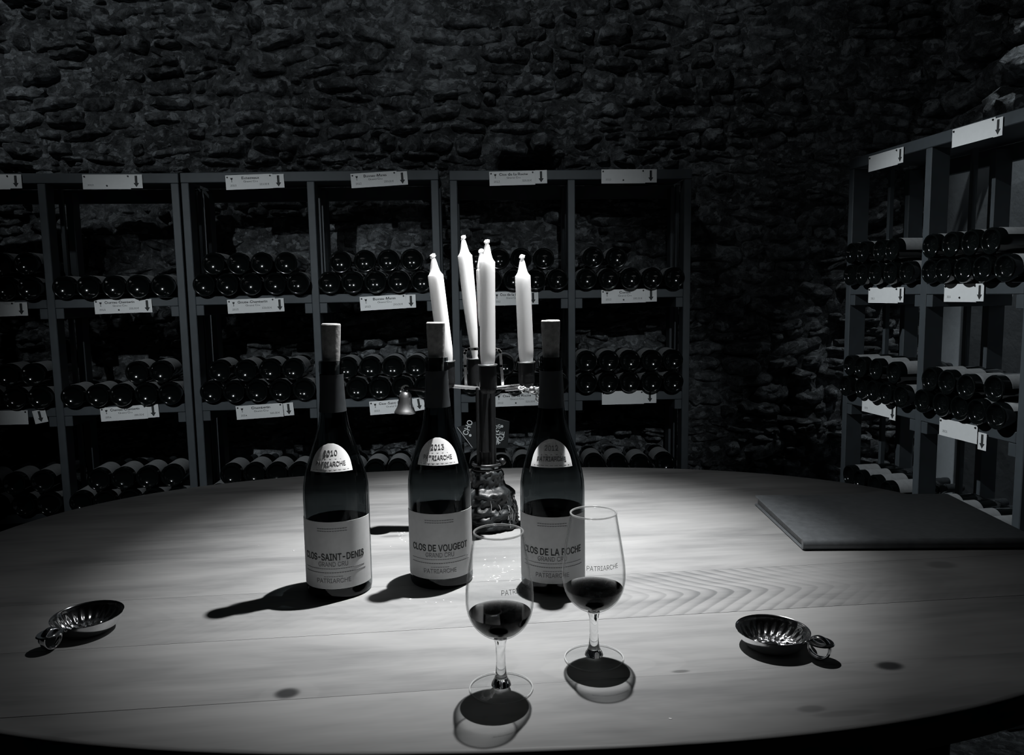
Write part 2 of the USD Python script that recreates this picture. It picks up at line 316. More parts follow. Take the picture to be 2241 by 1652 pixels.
# right wall: rubble above, a smooth plastered panel low down behind the side rack
RWX = 1.74
wr = tag(UsdGeom.Xform.Define(stage, '/World/wall_right').GetPrim(), 'stone cellar wall with plastered lower panel behind the side rack', kind='structure')
def mortar_right(u, v):
    y = -1.0 + 4.2 * u; z = 2.85 * v; P = np.stack([np.zeros_like(y), y, z], -1)
    return np.stack([RWX - .04 * (fbm(P * 4.5, 4, 8) - .5) * 2 + .05, y, z], -1)
part('mortar', sheet(120, 100, mortar_right), 'mortar', wr, True)
part('plaster_panel', rbox(RWX - .06, RWX + .03, -.9, 3.12, 0, 1.64, .012), 'plaster', wr, False)
k2 = 0
for (y, z, w, h) in courses(1.2, 3.15, 1.64, 2.8, .10, .20, .12, .30, 23):
    m = rubble(w, h, float(rng.uniform(.03, .09)), 900 + k2); k2 += 1
    m.apply_transform(mtx(Rz(-math.pi / 2), (RWX, y, z))); part('stone', m, 'stone', wr, True)
def st(name, mesh, m, label, smooth=False): return tag(usdkit.mesh(stage, '/World/' + name, mesh, M[m], smooth).GetPrim(), label, kind='structure')
st('wall_left', sheet(60, 60, lambda u, v: np.stack([-2.45 + .05 * (fbm(np.stack([u * 0, u * 9, v * 7], -1), 3, 2) - .5), 3.2 - 4.2 * u, 2.85 * v], -1)), 'mortar', 'rough stone cellar wall on the open side', True)
def floor_fn(u, v):
    x = -2.5 + 4.7 * u; y = -1.0 + 4.3 * v; P = np.stack([x, y, 0 * x], -1)
    return np.stack([x, y, .012 * (fbm(P * 9, 3, 6) - .5) - .006], -1)
st('floor', sheet(160, 150, floor_fn), 'gravel', 'rough earthen gravel cellar floor', True)
st('ceiling', box(-2.5, 2.2, -1.0, 3.3, 2.85, 2.95), 'mortar', 'low dark cellar ceiling')

# ------------------------------------------------------------------ bottle racks
RW, PW, RD = .885, .026, .27
Z_TOP, Z_S2, Z_S3, Z_S4, Z_S5 = EYE[2] + .434, EYE[2] + .012, EYE[2] - .3605, EYE[2] - .733, .055
BAY = (RW - 3 * PW) / 2
racks = []
def rack(label, p_left, p_right, zoff, slope, w=None):
    p0 = np.array(p_left, float); d = np.array(p_right, float) - p0; L = np.linalg.norm(d); yaw = math.atan2(d[1], d[0])
    A = mtx(Rz(yaw) @ Ry(-slope), (p0[0], p0[1], zoff)); t = thing('bottle_rack', label, 'wine rack', A, 'grey slatted bottle racks')
    Wd = L; bay = (Wd - 3 * PW) / 2; xs = [0, bay + PW, 2 * (bay + PW)]
    for x in xs:
        part('front_post', rbox(x, x + PW, 0, .06, 0, Z_TOP - .034, .002), 'rack', t, False)
        part('middle_batten', rbox(x + .004, x + PW - .008, .140, .156, 0, Z_TOP - .034, .001), 'rack', t, False)
        part('rear_post', rbox(x, x + PW, .205, .26, 0, Z_TOP - .034, .002), 'rack', t, False)
    part('top_rail', rbox(-.001, Wd + .001, -.001, .022, Z_TOP - .034, Z_TOP, .002), 'rack', t, False)
    part('top_board', rbox(0, Wd, .022, RD, Z_TOP - .018, Z_TOP - .002, .002), 'rack', t, False)
    part('rear_rail', rbox(0, Wd, RD - .012, RD + .008, Z_TOP - .07, Z_TOP - .02, .002), 'rack', t, False)
    for z in (Z_S2, Z_S3, Z_S4, Z_S5):
        for x in xs[:2]:
            a, b = x + PW, x + PW + bay
            part('shelf_rail', rbox(a, b, 0, .022, z - .030, z, .002), 'rack', t, False)
            part('shelf_board', rbox(a, b, .022, RD - .01, z - .020, z - .004, .001), 'rack', t, False)
            for (u, v) in ((a, a + .026), (b - .026, b)):
                part('cleat', rbox(u, v, .002, RD - .01, z - .066, z - .0305, .0015), 'rack', t, False)
    racks.append(dict(prim=t, A=A, W=Wd, bay=bay, n=(A[:3, :3] @ [0, 1, 0]), p=p0, z=zoff)); return racks[-1]
def front_pt(px, Y):     # floor point of a front corner, from its picture column at shelf height
    q = at(px, 645, Y); return (q[0], q[1])
q0, q1 = np.array(front_pt(409, 2.702)), np.array(front_pt(52, 2.640)); dv = (q1 - q0) / np.linalg.norm(q1 - q0)
R1 = rack('grey bottle rack in the dimmest end of the row, cut by the picture edge', q0 + dv * .885, q0, -.006, .004)
R2 = rack('grey bottle rack behind the first corked bottle, second in the row', front_pt(413, 2.704), front_pt(968, 2.742), -.001, .003)
R3 = rack('grey bottle rack behind the candles, last in the row before the dark corner', front_pt(986, 2.778), front_pt(1508, 2.806), .004, -.004)
R4 = rack('grey side rack standing at right angles to the others beyond the folder', (1.149, 2.665), (1.149 + .106 / .7396 * .7935, 2.665 - .732 / .7396 * .7935), .001, -.001)
def local(R, px, py, yl=-.003):
    p0 = R['A'] @ np.array([0, yl, 0, 1]); q = on_plane(px, py, p0[:3], R['n']); return (np.linalg.inv(R['A']) @ np.r_[q, 1])[:3]

# ------------------------------------------------------------------ bottles lying in the racks
RR = .0402
def surf_r(prof):
    P = np.array(prof); return lambda z: np.interp(z, P[:, 1], P[:, 0])
RACK_PROF = [(.0375, 0.), (.0395, .004), (.0395, .165), (.0365, .182), (.030, .198), (.022, .213), (.0165, .228), (.0145, .25), (.0140, .275), (.0150, .277), (.0150, .290), (.0142, .296)]
def patch(prof_r, z0, z1, half, off, thick, na=25, nz=7, shape=None, a0=0.):
    """a sheet of paper wrapped round a bottle: half = half angle, shape(v) scales it with height"""
    zz = np.linspace(z0, z1, nz); V = []
    for lay in (off, off + thick):
        for k, z in enumerate(zz):
            s = 1. if shape is None else shape(k / (nz - 1)); a = a0 + np.linspace(-half, half, na) * s; r = float(prof_r(z)) + lay
            V.append(np.stack([r * np.sin(a), -r * np.cos(a), np.full(na, z)], -1))
    V = np.vstack(V); i = np.arange(na * nz).reshape(nz, na); o = na * nz
    Q = np.stack([i[:-1, :-1].ravel(), i[:-1, 1:].ravel(), i[1:, 1:].ravel(), i[1:, :-1].ravel()], 1)
    ring = np.r_[i[0, :-1], i[:-1, -1], i[-1, :0:-1], i[:0:-1, 0]]; nr = np.roll(ring, -1)
    Fq = np.vstack([Q + o, Q[:, ::-1], np.stack([ring, nr, nr + o, ring + o], 1)])
    m = trimesh.Trimesh(V, np.vstack([Fq[:, [0, 1, 2]], Fq[:, [0, 2, 3]]]), process=False); return m
def on_bottle(m, prof_r, z, off, a0=0.):
    """bends flat lettering (xy plane) round a bottle with its base line at height z"""
    m = m.copy(); v = m.vertices.copy(); zz = z + v[:, 1]; r = prof_r(zz) + off + v[:, 2]; a = a0 + v[:, 0] / prof_r(np.full(len(v), z))
    m.vertices = np.stack([r * np.sin(a), -r * np.cos(a), zz], -1); return m
LEFT = {'order': ['first', 'second', 'third', 'fourth', 'fifth', 'sixth']}
proto = None
def rack_bottle_proto(A, label):
    t = thing('cellar_bottle', label, 'wine bottle', A, 'bottles lying in the racks')
    punt = [(R_ * math.sin(q), .0175 - R_ * (1 - math.cos(q))) for R_ in (.056,) for q in np.linspace(0, .47, 9)] + [(.0285, .0075), (.0312, .0030), (.0330, .0008), (.0345, 0.)]
    part('glass_body', lathe(punt + RACK_PROF + [(.009, .2965), (0., .2965)], 40), 'rack_bottle', t, 50)
    pr = surf_r(RACK_PROF)
    part('label', patch(pr, .028, .115, 1.35, .0002, .0003), 'old_label', t, 50)
    part('capsule', lathe([(.0172, .228), (.0158, .24), (.0152, .262), (.0148, .275), (.0158, .2765), (.0158, .2905), (.0148, .2975), (0., .2975)], 24), 'foil', t, 50)
    return t
rb = random.Random(5)
def lying(R, xl, zl, yl, roll, sc=1.):
    return R['A'] @ mtx(Rx(-math.pi / 2) @ Rz(roll), (xl, yl, zl)) @ np.diag([sc, sc, sc, 1.])
RNAME = {1: 'dim rack', 2: 'second rack', 3: 'rack behind candles', 4: 'side rack'}
SNAME = {2: 'top shelf', 3: 'middle shelf', 4: 'low shelf'}
def fill(ri, R, bayi, shelf, rows, anchor='left'):
    """rows: list of (pixel centres) for each layer, first the lowest"""
    global proto
    z = R['z'] * 0 + {2: Z_S2, 3: Z_S3, 4: Z_S4}[shelf]
    sc = min(1., (R['bay'] - .0024) / 5 / (2 * RR)); rr = RR * sc
    a = PW + bayi * (R['bay'] + PW); b = a + R['bay']; n = len(rows[0])
    xs = [[max(a + rr + .0005, min(b - rr - .0005, local(R, px, py)[0])) for (px, py) in row] for row in rows]
    for row in xs:                                         # keep neighbours apart
        for _ in range(400):
            for i in range(len(row) - 1):
                gap = 2 * rr + .0003 - (row[i + 1] - row[i])
                if gap > 0: row[i] -= gap / 2; row[i + 1] += gap / 2
            row[0] = max(row[0], a + rr + .0002); row[-1] = min(row[-1], b - rr - .0002)
    low = [(x, z + rr) for x in xs[0]]; place = [list(low)]
    for row in xs[1:]:
        lay = []
        for x in row:
            zz = z + rr
            for (bx, bz) in place[-1]:
                dx = abs(bx - x)
                if dx < 2 * rr: zz = max(zz, bz + math.sqrt((2 * rr + .0004) ** 2 - dx * dx))
            lay.append((x, zz))
        place.append(lay)
    for li, lay in enumerate(place):
        seen = -1
        for k, (x, zz) in enumerate(lay):
            inside = rows[li][k][0] > -22; seen += inside
            nm = LEFT['order'][seen] + ' from left' if inside else 'beyond the picture edge'; lay_nm = 'lower layer' if li == 0 else 'upper layer'
            label = f'dark bottle {nm}, {lay_nm}, {SNAME[shelf]}, {"left" if bayi == 0 else "right"} bay, {RNAME[ri]}'
            A = lying(R, x, zz, -.018 - rb.uniform(0, .014), rb.uniform(-.35, .35), sc)
            if proto is None: proto = rack_bottle_proto(A, label)
            else: copy_of(proto, A, label)
fill(2, R2, 0, 2, [[(448, 626), (501, 624), (552, 624), (603, 623), (662, 626)], [(473, 584), (526, 582), (577, 581), (627, 582)]])
fill(2, R2, 0, 3, [[(461, 857), (519, 856), (572, 854), (620, 851), (675, 848)], [(484, 818), (542, 816), (594, 812), (644, 810)]])
fill(2, R2, 0, 4, [[(480, 1075), (532, 1075), (583, 1075), (632, 1075), (684, 1075)], [(509, 1032), (558, 1030), (609, 1030), (655, 1030)]])
fill(2, R2, 1, 2, [[(723, 622), (774, 621), (829, 620), (881, 620), (928, 618)], [(747, 578), (800, 577), (851, 576), (902, 576)]])
fill(2, R2, 1, 3, [[(737, 848), (787, 847), (838, 846), (884, 845), (930, 844)], [(760, 803), (812, 803), (862, 802), (908, 802)]])
fill(2, R2, 1, 4, [[(748, 1070), (800, 1070), (850, 1070), (895, 1068), (940, 1068)], [(775, 1014), (822, 1013), (870, 1012), (917, 1011)]])
fill(1, R1, 0, 2, [[(-25, 640), (35, 630), (94, 628)], [(12, 590), (62, 588)]])
fill(1, R1, 0, 3, [[(-5, 872), (53, 868), (113, 862)], [(25, 830), (80, 827)]])
fill(1, R1, 0, 4, [[(-5, 1110), (60, 1100), (140, 1095)], [(-25, 1060), (40, 1060), (98, 1052)]])
fill(1, R1, 1, 2, [[(150, 628), (212, 628), (267, 627), (316, 626), (372, 626)]])
fill(1, R1, 1, 3, [[(168, 862), (228, 860), (283, 858), (333, 857), (385, 855)], [(305, 818), (353, 813)]])
fill(1, R1, 1, 4, [[(203, 1090), (256, 1088), (305, 1085), (352, 1083), (400, 1080)], [(228, 1050), (277, 1048), (324, 1046), (375, 1043)]])
fill(3, R3, 0, 2, [[(1020, 613), (1070, 613), (1122, 612), (1172, 611), (1223, 610)], [(1044, 570), (1092, 568), (1139, 568), (1189, 567)]])
fill(3, R3, 0, 3, [[(1028, 840), (1078, 840), (1128, 838), (1180, 836), (1232, 835)], [(1052, 790), (1104, 788), (1150, 787), (1200, 786)]])
fill(3, R3, 0, 4, [[(1025, 1055), (1072, 1055), (1122, 1055), (1170, 1055), (1218, 1055)], [(1050, 1008), (1097, 1006), (1145, 1005), (1195, 1004)]])
fill(3, R3, 1, 2, [[(1275, 608), (1324, 609), (1371, 608), (1419, 607), (1478, 605)], [(1297, 567), (1347, 567)]])
fill(3, R3, 1, 3, [[(1276, 825), (1324, 825), (1371, 824), (1418, 822), (1466, 822)], [(1277, 784), (1324, 784), (1370, 783), (1417, 782), (1463, 782)]])
fill(3, R3, 1, 4, [[(1275, 1050), (1323, 1050), (1373, 1048), (1422, 1047), (1472, 1046)], [(1299, 1005), (1350, 1003), (1399, 1001), (1452, 1000)]])
fill(4, R4, 0, 2, [[(1866, 597), (1891, 594), (1919, 593), (1948, 591), (1984, 589)], [(1877, 551), (1904, 549), (1932, 547), (1965, 543)]])
fill(4, R4, 0, 3, [[(1857, 833), (1888, 839), (1918, 846), (1946, 851), (1981, 860)], [(1872, 790), (1898, 797), (1928, 802), (1965, 807)]])
fill(4, R4, 0, 4, [[(1858, 1060), (1885, 1065), (1912, 1080), (1942, 1090), (1976, 1110)], [(1870, 1021), (1895, 1034), (1922, 1046), (1956, 1056)]])
fill(4, R4, 1, 2, [[(2034, 591), (2072, 589), (2114, 587), (2156, 583), (2207, 581)], [(2053, 543), (2093, 535), (2135, 530), (2183, 522)]])
fill(4, R4, 1, 3, [[(2028, 870), (2064, 877), (2105, 884), (2150, 898), (2200, 905)], [(2049, 821), (2088, 828), (2134, 839), (2186, 846)]])
fill(4, R4, 1, 4, [[(2022, 1130), (2055, 1140), (2090, 1150), (2130, 1170), (2185, 1190)], [(2040, 1081), (2077, 1099), (2120, 1115), (2166, 1137)]])

# ------------------------------------------------------------------ price cards and arrow cards pinned on the rails
CH = .049
def arrow_shape(h):
    w = h * .16; return Polygon([(-w * .55, h * .42), (w * .55, h * .42), (w * .55, -h * .12), (w * 1.25, -h * .12), (0, -h * .42), (-w * 1.25, -h * .12), (-w * .55, -h * .12)])
def goblet(h):
    return Polygon([(-.30 * h, .5 * h), (.30 * h, .5 * h), (.20 * h, .12 * h), (.05 * h, 0), (.05 * h, -.42 * h), (.2 * h, -.5 * h), (-.2 * h, -.5 * h), (-.05 * h, -.42 * h), (-.05 * h, 0), (-.20 * h, .12 * h)])
def ext(poly, d=.0004): return trimesh.creation.extrude_polygon(poly, d, engine='earcut')
CARD2W = np.array([[1, 0, 0], [0, 0, -1], [0, 1, 0.]])       # card xy plane -> rack front plane
def bowed(w, h, t=.0006, bow=0.):
    n = 9; x = np.linspace(-w / 2, w / 2, n); V = []; 
    for zz in (0, t):
        for y in (-h / 2, h / 2): V.append(np.stack([x, np.full(n, y), zz + bow * (2 * x / w) ** 2], -1))
    V = np.vstack(V); F = []
    for i in range(n - 1):
        a, b, c, d = i, i + 1, n + i + 1, n + i; e = 2 * n
        F += [[a, c, b], [a, d, c], [a + e, b + e, c + e], [a + e, c + e, d + e], [a, b, b + e], [a, b + e, a + e], [d, c + e, c], [d, d + e, c + e]]
    F += [[0, n, 3 * n], [0, 3 * n, 2 * n], [n - 1, 3 * n - 1, 4 * n - 1], [n - 1, 4 * n - 1, 2 * n - 1]]
    m = trimesh.Trimesh(V, F, process=False); m.fix_normals(); return m
def cards(R, x0, x1, yc, ang, where, title, year='2013', price='320.00 €', arrow=None, arrow_ang=None, dot=False, mid='Grand Cru', m='paper'):
    c0, c1 = local(R, x0, yc), local(R, x1, yc); c = (c0 + c1) / 2; w = c1[0] - c0[0]; a = math.radians(ang)
    A = R['A'] @ mtx(Ry(-a) @ CARD2W, (c[0], -.0035, c[2]))
    t = thing('price_card', f'white price card {where}', 'price card', A, 'price cards pinned on the rack rails')
    part('card', bowed(w, CH), m, t, False)
    L = []
    if title: L.append(moved(caps(title, .0085, width=min(w * .62, .0066 * len(title))), mtx(None, (w * .03, CH * .20, .0006))))
    if mid: L.append(moved(caps(mid, .0062, bold=False, width=w * .30), mtx(None, (w * .03, -CH * .02, .0006))))
    if year: L.append(moved(words(year, .0062, width=w * .12), mtx(None, (-w * .34, -CH * .28, .0006))))
    if price: L.append(moved(words(price, .0062, width=w * .20), mtx(None, (w * .32, -CH * .25, .0006))))
    if L: part('lettering', cat_(L), 'ink' if title else 'soft_ink', t, False)
    if title: part('goblet_mark', moved(ext(goblet(.014)), mtx(None, (-w * .37, CH * .17, .0006))), 'ink', t, False)
    pins = [(-w * .46, CH * .36), (w * .45, CH * .38)] + ([(w * .0, -CH * .26)] if dot else [])
    for (u, v) in pins: part('pin', moved(lathe([(0, .003), (.0020, .0026), (.0028, .0012), (.0028, 0), (0, 0)], 10), mtx(None, (u, v, .0006))), 'pin', t, 40)
    if arrow:
        d0, d1 = local(R, arrow[0], arrow[2]), local(R, arrow[1], arrow[2]); d = (d0 + d1) / 2; aw = max(.030, d1[0] - d0[0]); b = math.radians(ang if arrow_ang is None else arrow_ang)
        B = R['A'] @ mtx(Ry(-b) @ CARD2W, (d[0], -.0046, d[2]))
        t2 = thing('arrow_card', f'small arrow card {where}', 'arrow card', B, 'arrow cards beside the price cards')
        part('card', bowed(aw, CH * .94, bow=.0), m, t2, False)
        part('arrow_mark', moved(ext(arrow_shape(CH * .92)), mtx(None, (0, 0, .0006))), 'ink', t2, False)
CARDS = [
 (R1, -78, 22, 398, 0, 'on the top rail at the picture edge', '', '', '', (22, 48, 397), None, False, ''),
 (R1, 181, 286, 398, 0, 'on the top rail of the dim rack, above the empty space', '', '2013', '', (285, 312, 397), None, True, ''),
 (R2, 494, 597, 398, 1.5, 'on the top rail above the doubly stacked bottles', 'Echezeaux', '2013', '210.00 €', (597, 622, 396), None, False, 'Grand Cru'),
 (R2, 768, 869, 393, 3, 'tilted on the top rail of the second rack, nearer the candles', 'Bonnes-Mares', '2013', '290.00 €', (869, 892, 390), None, False, 'Grand Cru'),
 (R3, 1071, 1171, 390, 1.2, 'on the top rail under the dark wall hollow', 'Clos de la Roche', '2013', '320.00 €', (1171, 1197, 387), None, False, 'Grand Cru'),
 (R3, 1316, 1412, 386, 0, 'on the top rail of the last rack, towards the dark corner', '', '2012', '', (1411, 1437, 385), None, True, ''),
 (R1, -72, 33, 677, 0, 'on the middle rail at the picture edge', '', '', '', (33, 61, 676), None, False, ''),
 (R1, 207, 312, 670, 1, 'under the single row of bottles in the dim rack', 'Charmes-Chambertin', '2013', '200.00 €', (312, 333, 669), None, True, 'Grand Cru'),
 (R2, 498, 603, 669, 1.5, 'on the middle rail reading Griotte-Chambertin', 'Griotte-Chambertin', '2013', '230.00 €', (603, 622, 667), None, False, 'Grand Cru'),
 (R2, 788, 889, 662, 2.5, 'on the middle rail beside the leaning outer candle', 'Bonnes-Mares', '2013', '290.00 €', (889, 910, 659), 1.0, False, 'Grand Cru'),
 (R3, 1077, 1158, 653, .5, 'on the middle rail seen between the candles', 'Clos de la Roche', '2012', '', (1155, 1178, 652), None, False, 'Grand Cru'),
 (R3, 1316, 1413, 648, 1, 'on the middle rail of the last rack, beyond the candles', 'Corton', '2012', '180.00 €', (1412, 1437, 646), None, True, 'Grand Cru'),
 (R1, -45, 62, 914, -1, 'on the low rail at the picture edge', '', '', '', (74, 103, 911), 10, False, ''),
 (R1, 220, 323, 904, 2.0, 'on the low rail of the dim rack', 'Charmes-Chambertin', '2014', '200.00 €', (323, 348, 899), 2.5, False, 'Grand Cru'),
 (R2, 517, 620, 900, 2.8, 'on the low rail reading Chambertin', 'Chambertin', '2014', '320.00 €', (621, 643, 895), 3.5, False, 'Grand Cru'),
 (R2, 809, 905, 890, 3, 'on the low rail behind the hanging bell', 'Clos-Saint-Denis', '2013', '210.00 €', (905, 929, 884), 9, False, 'Grand Cru'),
 (R3, 1079, 1178, 874, 1.2, 'on the low rail behind the candelabra arm', 'Clos de la Roche', '2012', '320.00 €', None, None, True, 'Grand Cru'),
 (R3, 1317, 1409, 870, .5, 'on the low rail of the last rack before the dark corner', '', '', '', (1408, 1436, 868), None, False, ''),
 (R4, 1902, 1966, 351, 0, 'on the top rail of the side rack, further bay', '', '', '', (1966, 1977, 340), None, False, ''),
 (R4, 2085, 2178, 291, 0, 'on the top rail of the side rack, nearer bay', '', '', '', (2178, 2194, 278), None, False, ''),
 (R4, 1901, 1966, 646, 0, 'on the middle rail of the side rack, further bay', '', '2013', '', (1966, 1978, 645), None, False, ''),
 (R4, 2067, 2138, 641, 0, 'on the middle rail of the side rack, nearer bay', '', '2013', '', (2138, 2153, 640), None, True, ''),
 (R4, 1887, 1948, 890, 0, 'on the low rail of the side rack, further bay', '', '2013', '', (1949, 1960, 903), None, False, ''),
 (R4, 2056, 2140, 942, 0, 'on the low rail of the side rack above the folder', '', '2013', '', (2142, 2160, 966), None, False, ''),
]
for (R, x0, x1, yc, ang, where, title, yr, pr, arr, aa, dot, mid) in CARDS:
    cards(R, x0, x1, yc, ang, where, title, yr, pr, arr, aa, dot, mid)
# a chalked slate leaning in the low bay behind the candelabra
sl = R3; sc = local(sl, 1058, 950, -.005)
t = thing('chalk_slate', 'black slate with white chalk lettering hanging on the rack behind the candelabra', 'chalkboard', sl['A'] @ mtx(Ry(0) @ CARD2W, (sc[0], -.0135, sc[2])))
PXM = 2.79 / F_PX
def sp_(px, py): return ((px - 1058) * PXM, (950 - py) * PXM)
part('board', moved(ext(Polygon([sp_(1001, 933), sp_(1035, 979), sp_(1111, 981), sp_(1116, 922), sp_(1078, 911)]), .010), mtx(None, (0, 0, -.010))), 'slate', t, False)
L = []
def chalk(txt, px, py, deg, h): L.append(moved(words(txt, h, True, .0006), mtx(Rz(math.radians(deg)), (*sp_(px, py), .0001))))
chalk('CHO', 1029, 936, 68, .019); chalk('SC', 1088, 929, 190, .014); chalk('•', 1099, 937, 0, .02); chalk('M', 1086, 973, 12, .017); chalk('I', 1093, 970, 25, .017); chalk('Q', 1099, 963, 48, .017); chalk('U', 1103, 956, 66, .017); chalk('E', 1104, 948, 84, .017); chalk('•', 1029, 956, 0, .02)
def stroke(a, b): 
    a, b = np.array(sp_(*a)), np.array(sp_(*b)); n = np.array([-(b - a)[1], (b - a)[0]]); n = n / np.linalg.norm(n) * .0022
    L.append(ext(Polygon([a + n, b + n, b - n, a - n]), .0007))
for s in (((1082, 936), (1088, 945)), ((1088, 945), (1092, 941)), ((1082, 949), (1089, 960)), ((1083, 949), (1094, 951)), ((1082, 937), (1081, 942))): stroke(*s)
[part('chalk_letters', x, 'chalk', t, False) for x in L]
part('edge_strip', tube([(*sp_(1001, 933), .002), (*sp_(1033, 978), .002)], .0012, 6), 'chalk', t, 40)
part('edge_strip', tube([(*sp_(1080, 912), .002), (*sp_(1114, 922), .002)], .0008, 6), 'soft_ink', t, 40)

# ------------------------------------------------------------------ the table
TC, TA, TB, TN, TR = np.array([-.036, 1.131]), .824, .528, 2.444, .015
def outline(grow, n=160):
    a = np.linspace(0, 2 * math.pi, n, endpoint=False); c, s = np.cos(a), np.sin(a)
    x = np.sign(c) * np.abs(c) ** (2 / TN) * (TA + grow); y = np.sign(s) * np.abs(s) ** (2 / TN) * (TB + grow)
    return np.stack([TC[0] + x * math.cos(TR) - y * math.sin(TR), TC[1] + x * math.sin(TR) + y * math.cos(TR)], -1)
rings = [(-.004, 0.), (-.0018, -.0007), (-.0006, -.0020), (0., -.0045), (0., -.030), (-.004, -.034)]
slab = m3.Manifold.hull_points(np.vstack([np.c_[outline(g), np.full(160, TT + dz)] for g, dz in rings]))
table = thing('oval_table', 'oval pale pine table lit by a spot lamp, set for a wine tasting', 'table')
edges_v = [.40]
vj = uv(.423, .892)[1]                                   # the one joint that shows
cuts = [-9] + [vj + k * .138 for k in range(-2, 6)] + [9]
for i in range(len(cuts) - 1):
    a, b = cuts[i], cuts[i + 1]; g = .00040 if i in (2, 3) else .0
    if i == 2: pass
    lo, hi = max(a, vj - 1.2) + g, min(b, vj + 1.6) - g
    lo2, hi2 = (lo + .0005 if i == 3 else lo), hi          # the one open joint widens along its length
    bx = m3.Manifold.hull_points(np.array([(u_, v_, z_) for z_ in (TT - .09, TT + .02) for u_, v_ in ((-1.5, lo - (.0004 if i == 3 else 0)), (1.5, lo2), (1.5, hi2), (-1.5, hi + (.0004 if i == 2 else 0)))])).rotate((0, 0, math.degrees(GA)))
    pl = tm(slab ^ bx)
    if len(pl.faces) == 0: continue
    vm = (max(a, vj - .3) + min(b, vj + .9)) / 2; K = []
    def kn(px, py, su, sv, amp, dk): 
        q = on_table(px, py); u, v = uv(q[0], q[1]); return (u, v, su, sv, amp, dk)
    kw = dict(v0=vm + .03 * (-1) ** i, d=.16 + .03 * (i % 3), taper=.035 * (-1) ** i, freq=80., tone=.68, seed=i * 2.31 + .4, contrast=.07)
    if i == 3: kw.update(v0=uv(*on_table(1620, 1294)[:2])[1], d=0., taper=1.0, freq=46., contrast=.46, waver=.020, chevron=1.15, fade=(uv(*on_table(1590, 1285)[:2])[0], .13))
    if i == 2: kw.update(v0=uv(*on_table(1330, 1455)[:2])[1], d=.22, taper=.03, freq=90, contrast=.07); K = [kn(1330, 1458, .022, .008, .035, 0), kn(1490, 1469, .009, .003, .0, .6), kn(1450, 1457, .05, .02, .02, 0)]
    if i == 2: K += [kn(628, 1517, .0120, .0100, .012, .97), kn(1947, 1457, .0140, .0090, .012, .97), kn(355, 1367, .02, .012, .01, .18), kn(1930, 1240, .03, .01, .0, .0)]
    if i == 1: K = [kn(1775, 1551, .013, .006, .01, .45), kn(1850, 1561, .03, .005, .0, .3), kn(628, 1517, .0120, .0100, .012, .97), kn(1947, 1457, .0140, .0090, .012, .97)]
    if i == 5: K = [kn(812, 1063, .006, .004, .01, .7), kn(860, 1173, .02, .006, .0, .4)]
    if i in (3, 4): K = [kn(868, 1172, .016, .006, .006, .35), kn(2060, 1236, .02, .014, .01, .4)]
    part('plank', pl, board_mat(f'pine_board_{i}', knots=K, **kw), table, 30)
part('apron', tm(m3.Manifold.hull_points(np.vstack([np.c_[outline(-.16), np.full(160, z)] for z in (TT - .12, TT - .0341)]))), 'dark_wood', table, 30)
for sx in (-.5, .5):
    for sy in (-.26, .26): part('leg', rbox(TC[0] + sx - .035, TC[0] + sx + .035, TC[1] + sy - .035, TC[1] + sy + .035, 0, TT - .12, .004), 'dark_wood', table, False)

